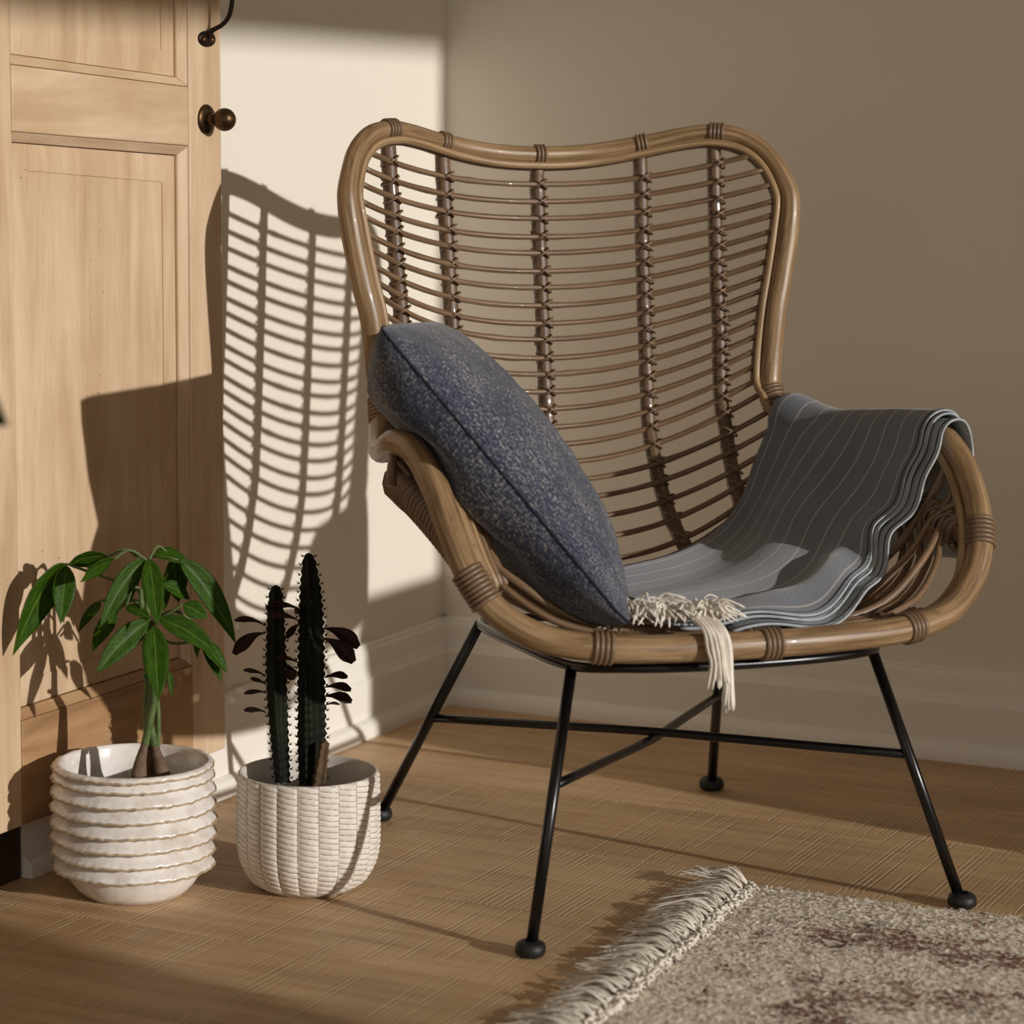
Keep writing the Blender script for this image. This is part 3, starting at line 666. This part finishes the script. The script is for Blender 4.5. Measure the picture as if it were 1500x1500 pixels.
for R, z, f in edges:
    b = MB(); b.tube([((R+f(a)*.7+.0003)*math.cos(a), (R+f(a)*.7+.0003)*math.sin(a), z-.0006+f(a+.6)*.8) for a in [2*math.pi*k/144 for k in range(144)]], .0013, 6, True); build('ruffled_rib_edge', b, M_RAWEDGE, pot1)
b = MB(); b.lathe([(.0001, .128), (.03, .1285), (.06, .127), (.0895, .1255)], 48, fn=lambda r, z, a, i: (r, z+.003*noise.noise(V((r*60*math.cos(a), r*60*math.sin(a), 2))))); build('soil', b, M_SOIL, pot1, fix=True)

tree = thing('money_tree', 'small money tree with three bulbous stems and drooping green palmate leaves', 'plant', P1+V((.0, 0, .12)))
M_STEMG = m_plain('green_stem', '44572a', .55, 0, .3, 120, ('5b6b34', 70)); M_BULB = m_plain('brown_bark', '5a4433', .85, 0, .6, 90, ('7b6450', 50))
M_LEAF = m_leaf('money_tree_leaf', '2a4609', '466a14', .34, .5); M_TWIST = m_plain('green_foil', '0f5a34', .15, .8)
tl = tree.location
def T(px, py, off=0.0): return onp(px, py, P1, off)
for bulb, st in ((([(203, 1138), (206, 1115), (212, 1090)], -.010), [(212, 1092), (219, 1060), (226, 1020), (224, 975), (214, 930), (208, 890), (206, 862)]),
                 (([(217, 1138), (217, 1110), (216, 1078)], .012), [(216, 1080), (215, 1040), (216, 990), (212, 950), (216, 905), (214, 860), (217, 822)]),
                 (([(238, 1137), (233, 1115), (226, 1090)], .0), [(226, 1092), (222, 1070), (218, 1050), (222, 1010), (231, 1030), (232, 1075)][:4] + [(216, 960), (220, 920), (224, 912)])):
    (bp, of), = (bulb,); pts = cr([T(x, y, of) for x, y in bp], 6)
    b = MB(); n = len(pts); b.tube(pts, [.0112*(1-.60*(i/(n-1))**.9) for i in range(n)], 12); build('bulb', b, M_BULB, tree, off=tl)
    pts = cr([T(x, y, of*.6) for x, y in st], 6); n = len(pts); b = MB(); b.tube(pts, [.0056*(1-.45*i/n)+(.0006 if i % 9 == 4 else 0) for i in range(n)], 9); build('stem', b, M_STEMG, tree, off=tl)
b = MB(); pts = cr([T(x, y, .004) for x, y in [(230, 1100), (232, 1070), (231, 1035), (228, 1005), (223, 985)]], 5); b.tube(pts, .0036, 8); build('stem', b, M_STEMG, tree, off=tl)
b = MB(); q = T(217, 992, -.008); torus(b, q, (0, .2, 1), .0055, .0022, 12, 6); build('twist_tie', b, M_TWIST, tree, off=tl)
def leaf_mesh(b, base, tip, wpx, lift, roll=0.0, shape=0, curl=0.15, nu=14, depth_scale=1110.):
    L = (tip-base).length; ctrl = (base+tip)/2 + V((0, 0, lift*L)); W = wpx/depth_scale
    def mid(t): return base*(1-t)**2 + ctrl*(2*t*(1-t)) + tip*t*t
    def P(u, v):
        t = u; p = mid(t); d = (mid(min(1, t+.02))-mid(max(0, t-.02))).normalized(); vw = (CAM-p).normalized()
        side = d.cross(vw).normalized(); nrm = side.cross(d).normalized()
        side = side*math.cos(roll)+nrm*math.sin(roll); nrm = side.cross(d).normalized()
        if shape == 0: wd = max(0, math.sin(math.pi*min(1, t**.86)))**.85*(1 if t < .9 else 1-(t-.9)*2.5)
        else: wd = .10+.90*max(0, math.sin(math.pi*t**2.0))**.8 if t < .97 else .35
        x = (v-.5); wob = .03*math.sin(t*21+x*4)*abs(x)
        return p + side*(W*x*wd) + nrm*(W*curl*(abs(x)*2)**1.2*wd + W*wob)
    b.grid(P, nu, 7, lambda u, v: (u, v))
LV = [  # base px, tip px, visible width px, lift, roll, depth of base, depth of tip (m towards the wall)
 ((218,818),(231,918),31,.10,.10,-.01,-.075), ((213,820),(146,921),30,.22,.25,-.01,-.055), ((226,815),(277,827),20,.14,1.0,0,.02), ((262,820),(346,944),34,.22,.35,.01,.03),
 ((252,818),(262,882),36,.12,.2,.02,.06), ((238,858),(278,878),21,.15,.5,.0,.03), ((158,815),(100,827),24,.16,.85,.0,.0), ((166,820),(118,853),18,.20,.9,-.02,-.05),
 ((98,825),(19,960),40,.26,.75,.0,-.03), ((97,827),(89,914),33,.08,.15,.0,-.035), ((147,880),(115,926),15,.15,.7,.0,.04), ((170,893),(135,955),24,.15,.4,.02,.05),
 ((219,909),(141,987),35,.14,.15,-.02,-.07), ((225,916),(232,1028),37,.08,.1,-.02,-.09), ((232,907),(321,962),31,.17,.25,-.02,-.03), ((290,940),(333,986),20,.15,.8,.0,.01),
 ((296,942),(325,999),18,.12,.5,.01,.02), ((268,886),(304,906),26,.10,.2,.0,.0), ((184,889),(221,907),17,.10,.5,.0,-.02), ((284,912),(289,964),13,.1,.5,.03,.05),
 ((248,982),(252,1020),9,.0,.2,-.01,-.01), ((192,846),(171,900),20,.1,.4,.04,.07), ((205,822),(192,880),14,.2,.6,.03,.06), ((246,838),(240,898),14,.12,.5,.02,.05), ((97,826),(62,885),18,.15,.6,.03,.07), ((168,895),(160,921),14,.1,.3,.0,.0)]
PET = [((217,822),(226,815),(262,820),0,.01), ((212,830),(186,805),(158,815),0,0), ((206,862),(160,848),(98,826),0,0), ((218,905),(245,940),(290,940),0,0), ((206,880),(190,880),(170,893),0,.02),
       ((217,822),(232,800),(252,818),0,.02), ((214,850),(225,845),(238,858),0,0), ((222,915),(245,900),(268,886),0,0), ((206,885),(180,875),(147,880),.01,0), ((222,910),(255,895),(284,912),.02,.03), ((210,850),(203,835),(205,822),.01,.03),
       ((208,875),(196,860),(184,889),0,0), ((217,822),(190,806),(166,820),0,-.02), ((214,915),(217,905),(219,909),0,-.02)]
for (bx, by), (tx, ty), wd, lf, ro, d0, d1 in LV:
    b = MB(); leaf_mesh(b, T(bx, by, d0), T(tx, ty, d1), wd/max(.35, math.cos(ro)), lf, ro); build('leaf', b, M_LEAF, tree, off=tl, solid=.0006)
for a_, c_, e_, d0, d1 in PET:
    b = MB(); b.tube(cr([T(*a_, d0), T(*c_, (d0+d1)/2), T(*e_, d1)], 6), [.0020]*12+[.0013], 7); build('petiole', b, M_STEMG, tree, off=tl)

# ------------------------------------------------------------------ carved pot with euphorbia
P2 = floor_at(452, 1297)
NCOL, PER = 21, .0076
def m_carved():
    t = NT('carved_plaster'); tc = t.n('ShaderNodeTexCoord'); sp = t.n('ShaderNodeSeparateXYZ'); t.l(tc.outputs['UV'], sp.inputs[0])
    n = t.noise(t.coord('Object'), 60, 4); n2 = t.noise(t.coord('Object'), 240, 3)
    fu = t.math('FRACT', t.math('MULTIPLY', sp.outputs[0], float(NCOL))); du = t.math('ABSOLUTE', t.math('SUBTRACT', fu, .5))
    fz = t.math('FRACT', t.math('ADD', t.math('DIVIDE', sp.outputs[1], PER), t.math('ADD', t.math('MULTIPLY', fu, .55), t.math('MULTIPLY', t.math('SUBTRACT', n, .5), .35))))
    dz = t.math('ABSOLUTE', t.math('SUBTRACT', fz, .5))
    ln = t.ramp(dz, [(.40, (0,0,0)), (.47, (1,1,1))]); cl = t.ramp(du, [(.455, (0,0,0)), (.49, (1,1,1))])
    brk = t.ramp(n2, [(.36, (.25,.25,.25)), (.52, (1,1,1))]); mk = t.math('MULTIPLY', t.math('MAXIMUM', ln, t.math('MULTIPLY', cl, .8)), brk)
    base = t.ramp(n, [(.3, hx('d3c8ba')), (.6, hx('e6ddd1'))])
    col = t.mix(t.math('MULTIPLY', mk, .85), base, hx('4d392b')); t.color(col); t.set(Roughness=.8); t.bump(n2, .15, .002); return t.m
pot2 = thing('plant_pot', 'matte white pot carved with columns of leaf-like notches, holding the tall euphorbia', 'plant pot', P2)
ctl = [(.0001, .002), (.050, .002), (.060, 0), (.070, .006), (.080, .018), (.088, .034), (.0925, .055), (.0935, .085), (.0930, .120), (.0922, .1555)]
outer = [(q.x, q.z) for q in cr([(r, 0, z) for r, z in ctl[3:]], 22)]
prof2 = ctl[:3] + outer + [(.0915, .1575), (.0895, .1580), (.0880, .1565), (.0870, .150), (.086, .120), (.0855, .110)]
def pf2(r, z, a, i):
    if i < 3 or i >= 3+len(outer): return r, z
    fu = (a/(2*math.pi)*NCOL) % 1; fz = (z/PER + .55*fu) % 1; x = fu-.5
    d = .0026*(1-(2*x)**2) - .0008 + .0015*(1-(2*abs(fz-.5))**3) + .0026*(fu if fu < .9 else (1-fu)*9)*.5
    k = min(1, (i-3)/8, (3+len(outer)-i)/3); return r + (d-.0012)*k, z
NO = 3+len(outer)
b = MB(); b.lathe(prof2[:NO+1], 21*14, (0, 0, 0), pf2); build('pot_body', b, m_carved(), pot2, fix=True)
b = MB(); b.lathe(prof2[NO:], 64); build('pot_lining', b, m_plain('lining_glaze', 'd8cfc4', .35), pot2, fix=True)
b = MB(); b.lathe([(.0001, .118), (.03, .1185), (.06, .117), (.085, .1155)], 40, fn=lambda r, z, a, i: (r, z+.004*noise.noise(V((r*60*math.cos(a), r*60*math.sin(a), 5))))); build('soil', b, M_SOIL, pot2, fix=True)
euph = thing('euphorbia', 'dark spiny euphorbia with upright ridged columns and small purple leaves', 'plant', P2+V((0, 0, .112))); el = euph.location
M_EUPH = m_plain('euphorbia_skin', '120f0b', .6, 0, .2, 60, ('1c2314', 18)); M_EUPH.node_tree.nodes['Principled BSDF'].inputs['Specular IOR Level'].default_value = .15; M_THORN = m_plain('thorn', '1a0f0b', .6); M_CORK = m_plain('corky_stub', '4a3824', .9, 0, .8, 90, ('6b5335', 40))
M_ELEAF = m_leaf('euphorbia_leaf', '1f1114', '33181c', 0, .35)
def E2(px, py, off=0.0): return onp(px, py, P2, off)
def column(pts, widths, name, mat, nr=3, rot=.3, thorn=True):
    path = cr([E2(x, y, o) for x, y, o in pts], 24); n = len(path); na = 36; b = MB(); vs = []; th = MB(); acc = 0
    for i, p in enumerate(path):
        if i: acc += (p-path[i-1]).length
        f = i/(n-1); w_ = interp(f, [k/(len(widths)-1) for k in range(len(widths))], widths)/1092/2*1.12
        tip = 1 if f < .95 else math.sqrt(max(0.0, 1-((f-.95)/.05)**2))*.85+.15
        tooth = abs(((acc/.0115) % 1)-.5)*2
        for k in range(na):
            a = 2*math.pi*k/na; rd = (math.cos(nr*(a-rot))+1)/2; r = w_*tip*(.50+.50*rd**1.8*(.66+.40*tooth))
            vs.append(p + RT*(r*math.cos(a)) + FH*(-r*math.sin(a)))
        if thorn and i and int(acc/.0115+.5) != int((acc-(p-path[i-1]).length)/.0115+.5):
            for k in range(nr):
                a = rot+2*math.pi*k/nr; d = RT*math.cos(a)-FH*math.sin(a); q = p+d*w_*tip*.96
                for s_ in (-.35, .35): th.tube([q, q+(d+V((0, 0, .35+s_)))*.0048], [.0011, .0001], 4)
    fs = [(i*na+k, i*na+(k+1) % na, (i+1)*na+(k+1) % na, (i+1)*na+k) for i in range(n-1) for k in range(na)] + [tuple((n-1)*na+k for k in range(na))]
    b.add(vs, fs); st = build(name, b, mat, euph, off=el, fix=True)
    if thorn: build('thorns', th, M_THORN, st, off=el)
column([(414, 1146, 0), (410, 1090, 0), (405, 1000, 0), (404, 930, 0), (404, 857, 0)], [22, 25, 29, 30, 26, 18], 'column', M_EUPH, 4, .15)
column([(459, 1148, .01), (458, 1080, .01), (456, 1000, .01), (456, 930, .01), (455, 870, .01), (452, 810, .01)], [34, 38, 40, 38, 36, 30, 16], 'column', M_EUPH, 4, .1)
column([(447, 1150, -.012), (446, 1090, -.012), (446, 1030, -.01), (447, 972, -.006)], [18, 20, 19, 12], 'column', M_EUPH, 3, 1.3)
column([(466, 1150, -.02), (471, 1120, -.02), (476, 1086, -.018)], [24, 20, 15], 'stub', M_CORK, 4, .5, False)
EL = [((389,917),(344,909),16,.28,.9,0), ((388,928),(343,958),24,.30,.35,0), ((389,990),(357,982),12,.2,.9,0), ((391,1004),(367,994),11,.2,.9,0), ((392,1016),(358,1016),12,.22,.9,0), ((390,1044),(358,1041),13,.22,.8,0),
      ((474,920),(525,948),28,.20,.25,.01), ((474,935),(518,970),30,.20,.2,.01), ((475,993),(509,992),15,.2,.6,.01), ((475,1007),(514,1011),17,.2,.55,.01), ((474,1020),(515,1028),20,.18,.5,.01), ((475,1034),(497,1032),8,.2,1.0,.01),
      ((441,894),(389,891),18,.28,.8,-.02), ((439,910),(391,902),16,.22,.7,-.02), ((440,915),(420,935),14,.3,.5,.0), ((439,972),(404,963),12,.2,.9,-.02), ((438,988),(417,976),12,.2,.9,.0), ((420,980),(429,996),20,.1,.2,-.01), ((441,900),(432,893),12,.1,.4,.0)]
for (bx, by), (tx, ty), wd, lf, ro, of in EL:
    b = MB(); leaf_mesh(b, E2(bx, by, of), E2(tx, ty, of+(.012 if of >= 0 else -.012)), wd*.85, lf, ro, 1, .12, 12, 1092.); build('leaf', b, M_ELEAF, euph, off=el, solid=.0011)

# ------------------------------------------------------------------ rug
RUG_A = .061; RO = V((.927, -.875, 0)); E1 = V((math.cos(RUG_A), math.sin(RUG_A), 0)); E2v = V((math.sin(RUG_A), -math.cos(RUG_A), 0)); RL, RWD = 1.5, 1.0
rug = thing('rug', 'cream wool rug with faded brown pattern and a fringed edge on the floor', 'rug', RO)
def RG(u, v, z=0.0): return E1*u + E2v*v + V((0, 0, z))
M_RUG = m_attr('wool_pile'); M_BACK = m_plain('woven_backing', 'efe6d8', .95, 0, .3, 200)
b = MB(); b.hexa([RG(0, 0, .0005), RG(RL, 0, .0005), RG(RL, RWD, .0005), RG(0, RWD, .0005)], [RG(.004, .004, .006), RG(RL-.004, .004, .006), RG(RL-.004, RWD-.004, .006), RG(.004, RWD-.004, .006)]); build('backing', b, M_BACK, rug, smooth=False, fix=True)
import numpy as np
rng = np.random.default_rng(5); NT_ = 56000
u = rng.uniform(0, RL, NT_); v = rng.uniform(0, RWD, NT_)
def rugcol(a, c):
    n1 = noise.fractal(V((a*7, c*9, 1)), 1, 2, 4); n2 = noise.fractal(V((a*38, c*60, 3)), 1, 2, 3); n3 = noise.noise(V((a*90, c*90, 9)))
    fade = min(1, max(0, (a-.10)/.25))
    br = n1*1.1+n2*.8 + .40*fade - .05*(c < .15)
    cream = np.array(hx('f7f0e4')); brown = np.array(hx('a48373')); grey = np.array(hx('cfc8be')); pale = np.array(hx('fdf8ee'))
    col = cream*.6+pale*.4 if n3 > 0 else cream
    if n2+n3*.6 < -.38: col = grey
    if br > .62: col = brown
    elif br > .54: col = brown*.5+cream*.5
    for l0, w0, a0 in ((.174, .0035, .10), (.222, .0030, .16), (.071, .003, .06)):
        if abs(a-l0-.004*math.sin(c*14)) < w0 and noise.noise(V((l0*99, c*16, 4))) > (-.15 if l0 == .174 else .05) and c > a0: col = np.array(hx('7a6256'))
    return col
verts = np.zeros((NT_*2, 4, 3)); cols = np.zeros((NT_*2, 4, 4))
for i in range(NT_):
    c = rugcol(u[i], v[i])*rng.uniform(.92, 1.0)
    for j in range(2):
        an = rng.uniform(0, 6.283); lean = rng.uniform(.5, 1.2)*.013; h = rng.uniform(.0055, .0085); la = rng.uniform(0, 6.283)
        w_ = rng.uniform(.0022, .0042); dx, dy = math.cos(an)*w_, math.sin(an)*w_; tx, ty = math.cos(la)*lean, math.sin(la)*lean
        bx = RG(u[i]+rng.normal(0, .001), v[i]+rng.normal(0, .001))
        verts[i*2+j] = [(bx.x-dx, bx.y-dy, .004), (bx.x+dx, bx.y+dy, .004), (bx.x+dx*.7+tx, bx.y+dy*.7+ty, h), (bx.x-dx*.7+tx*.8, bx.y-dy*.7+ty*.8, h*.98)]
        cols[i*2+j, :, :3] = c; cols[i*2+j, :, 3] = 1
me = bpy.data.meshes.new('pile'); nq = NT_*2
me.vertices.add(nq*4); me.vertices.foreach_set('co', verts.ravel()); me.loops.add(nq*4); me.loops.foreach_set('vertex_index', np.arange(nq*4, dtype=np.int32))
me.polygons.add(nq); me.polygons.foreach_set('loop_start', np.arange(nq, dtype=np.int32)*4); me.update(calc_edges=True)
ca = me.color_attributes.new('Col', 'FLOAT_COLOR', 'POINT'); ca.data.foreach_set('color', cols.ravel())
pile = link('pile', me, M_RUG, rug); pile['kind'] = 'stuff'
M_FRINGE = m_plain('fringe_yarn', 'efe7da', .95, 0, .3, 200, ('dcd2c3', 80))
rf = random.Random(9); NF = 50
for k in range(NF):
    v0 = (k+.5)/NF*RWD; b = MB(); up = .010+.010*rf.random(); fan = rf.gauss(0, .012); ln = rf.uniform(.068, .09)
    for q in range(4): torus(b, RG(-.002-.004*q+rf.gauss(0, .002), v0+rf.gauss(0, .004), .007+rf.uniform(0, .003)), (rf.uniform(-1, 1), rf.uniform(-1, 1), rf.uniform(-.6, .6)), rf.uniform(.0026, .0042), rf.uniform(.0018, .0028), 9, 5)
    for i in range(6):
        c0 = RG(rf.gauss(.002, .004), v0+rf.uniform(-.01, .01), .007); b.tube(cr([c0, c0+RG(rf.gauss(-.006, .004), rf.gauss(0, .005), .004), c0+RG(rf.gauss(-.012, .005), rf.gauss(0, .008), 0)], 3), .0013, 4, caps=False)
    for i in range(13):
        o = rf.gauss(0, .005); e = fan + rf.gauss(0, .011); l = ln*rf.uniform(.75, 1.1); h = up*rf.uniform(.3, 1.3); tz = rf.uniform(.002, .012)
        if k < 2: h += .012; tz += .014
        pts = [RG(-.010, v0+o*.3, .009), RG(-.010-l*.3, v0+o+e*.2-.003, .009+h*.7), RG(-.010-l*.65, v0+o*1.3+e*.6-.006, .006+h*.6), RG(-.010-l, v0+o*1.6+e-.009+rf.gauss(0, .004), tz)]
        b.tube(cr(pts, 3), [.00115]*9+[.0005], 4, caps=False)
    build('fringe_tassel', b, M_FRINGE, rug)

# ------------------------------------------------------------------ leafy plant close to the camera, a single leaf tip reaches into the view
tip = at(13, 624, 2.2); base = V((tip.x-.20, tip.y-.13, 0))
pl = thing('potted_rubber_plant', 'dark green rubber plant in a clay pot, only a blurred leaf tip visible', 'plant', base)
b = MB(); b.lathe([(.0001, 0), (.09, 0), (.13, .22), (.14, .22), (.14, .25), (.125, .25), (.12, .21), (.0001, .205)], 32); build('pot_body', b, m_plain('terracotta', '9a5a3c', .8), pl, fix=True)
b = MB(); b.tube(cr([(0, 0, .2), (.01, .01, .45), (0, .02, .7), (.01, 0, .88)], 6), [.009]*10+[.006]*9, 8); build('stem', b, M_STEMG, pl)
M_RLEAF = m_leaf('rubber_leaf', '12301c', '1d4427', 0, .3)
rp = random.Random(2)
for i in range(6):
    z0 = .45+.075*i; an = i*2.4+2.0; d = V((math.cos(an), math.sin(an), 0)); s0 = V((0, .01, z0)); e0 = s0+d*(.16)+V((0, 0, .05))
    if i == 5: s0 = V((.005, .01, .84)); e0 = tip-base; 
    b = MB()
    def P(u_, v_, s0=s0, e0=e0, hang=(i == 5)):
        t = u_; p = s0.lerp(e0, t)+V((0, 0, .10*t*(1-t))); d = (e0-s0).normalized(); sd_ = d.cross(V((0, 0, 1))).normalized() if not hang else V((.25, -.2, .95)).normalized(); wd = .085*max(0, math.sin(math.pi*max(0, (t-.12)/.88)))**.5 if t > .12 else .004
        return p+sd_*(wd*(v_-.5))+V((0, 0, .012*abs(v_-.5)*2*wd/.085))
    b.grid(P, 14, 5); build('leaf', b, M_RLEAF, pl, solid=.001)
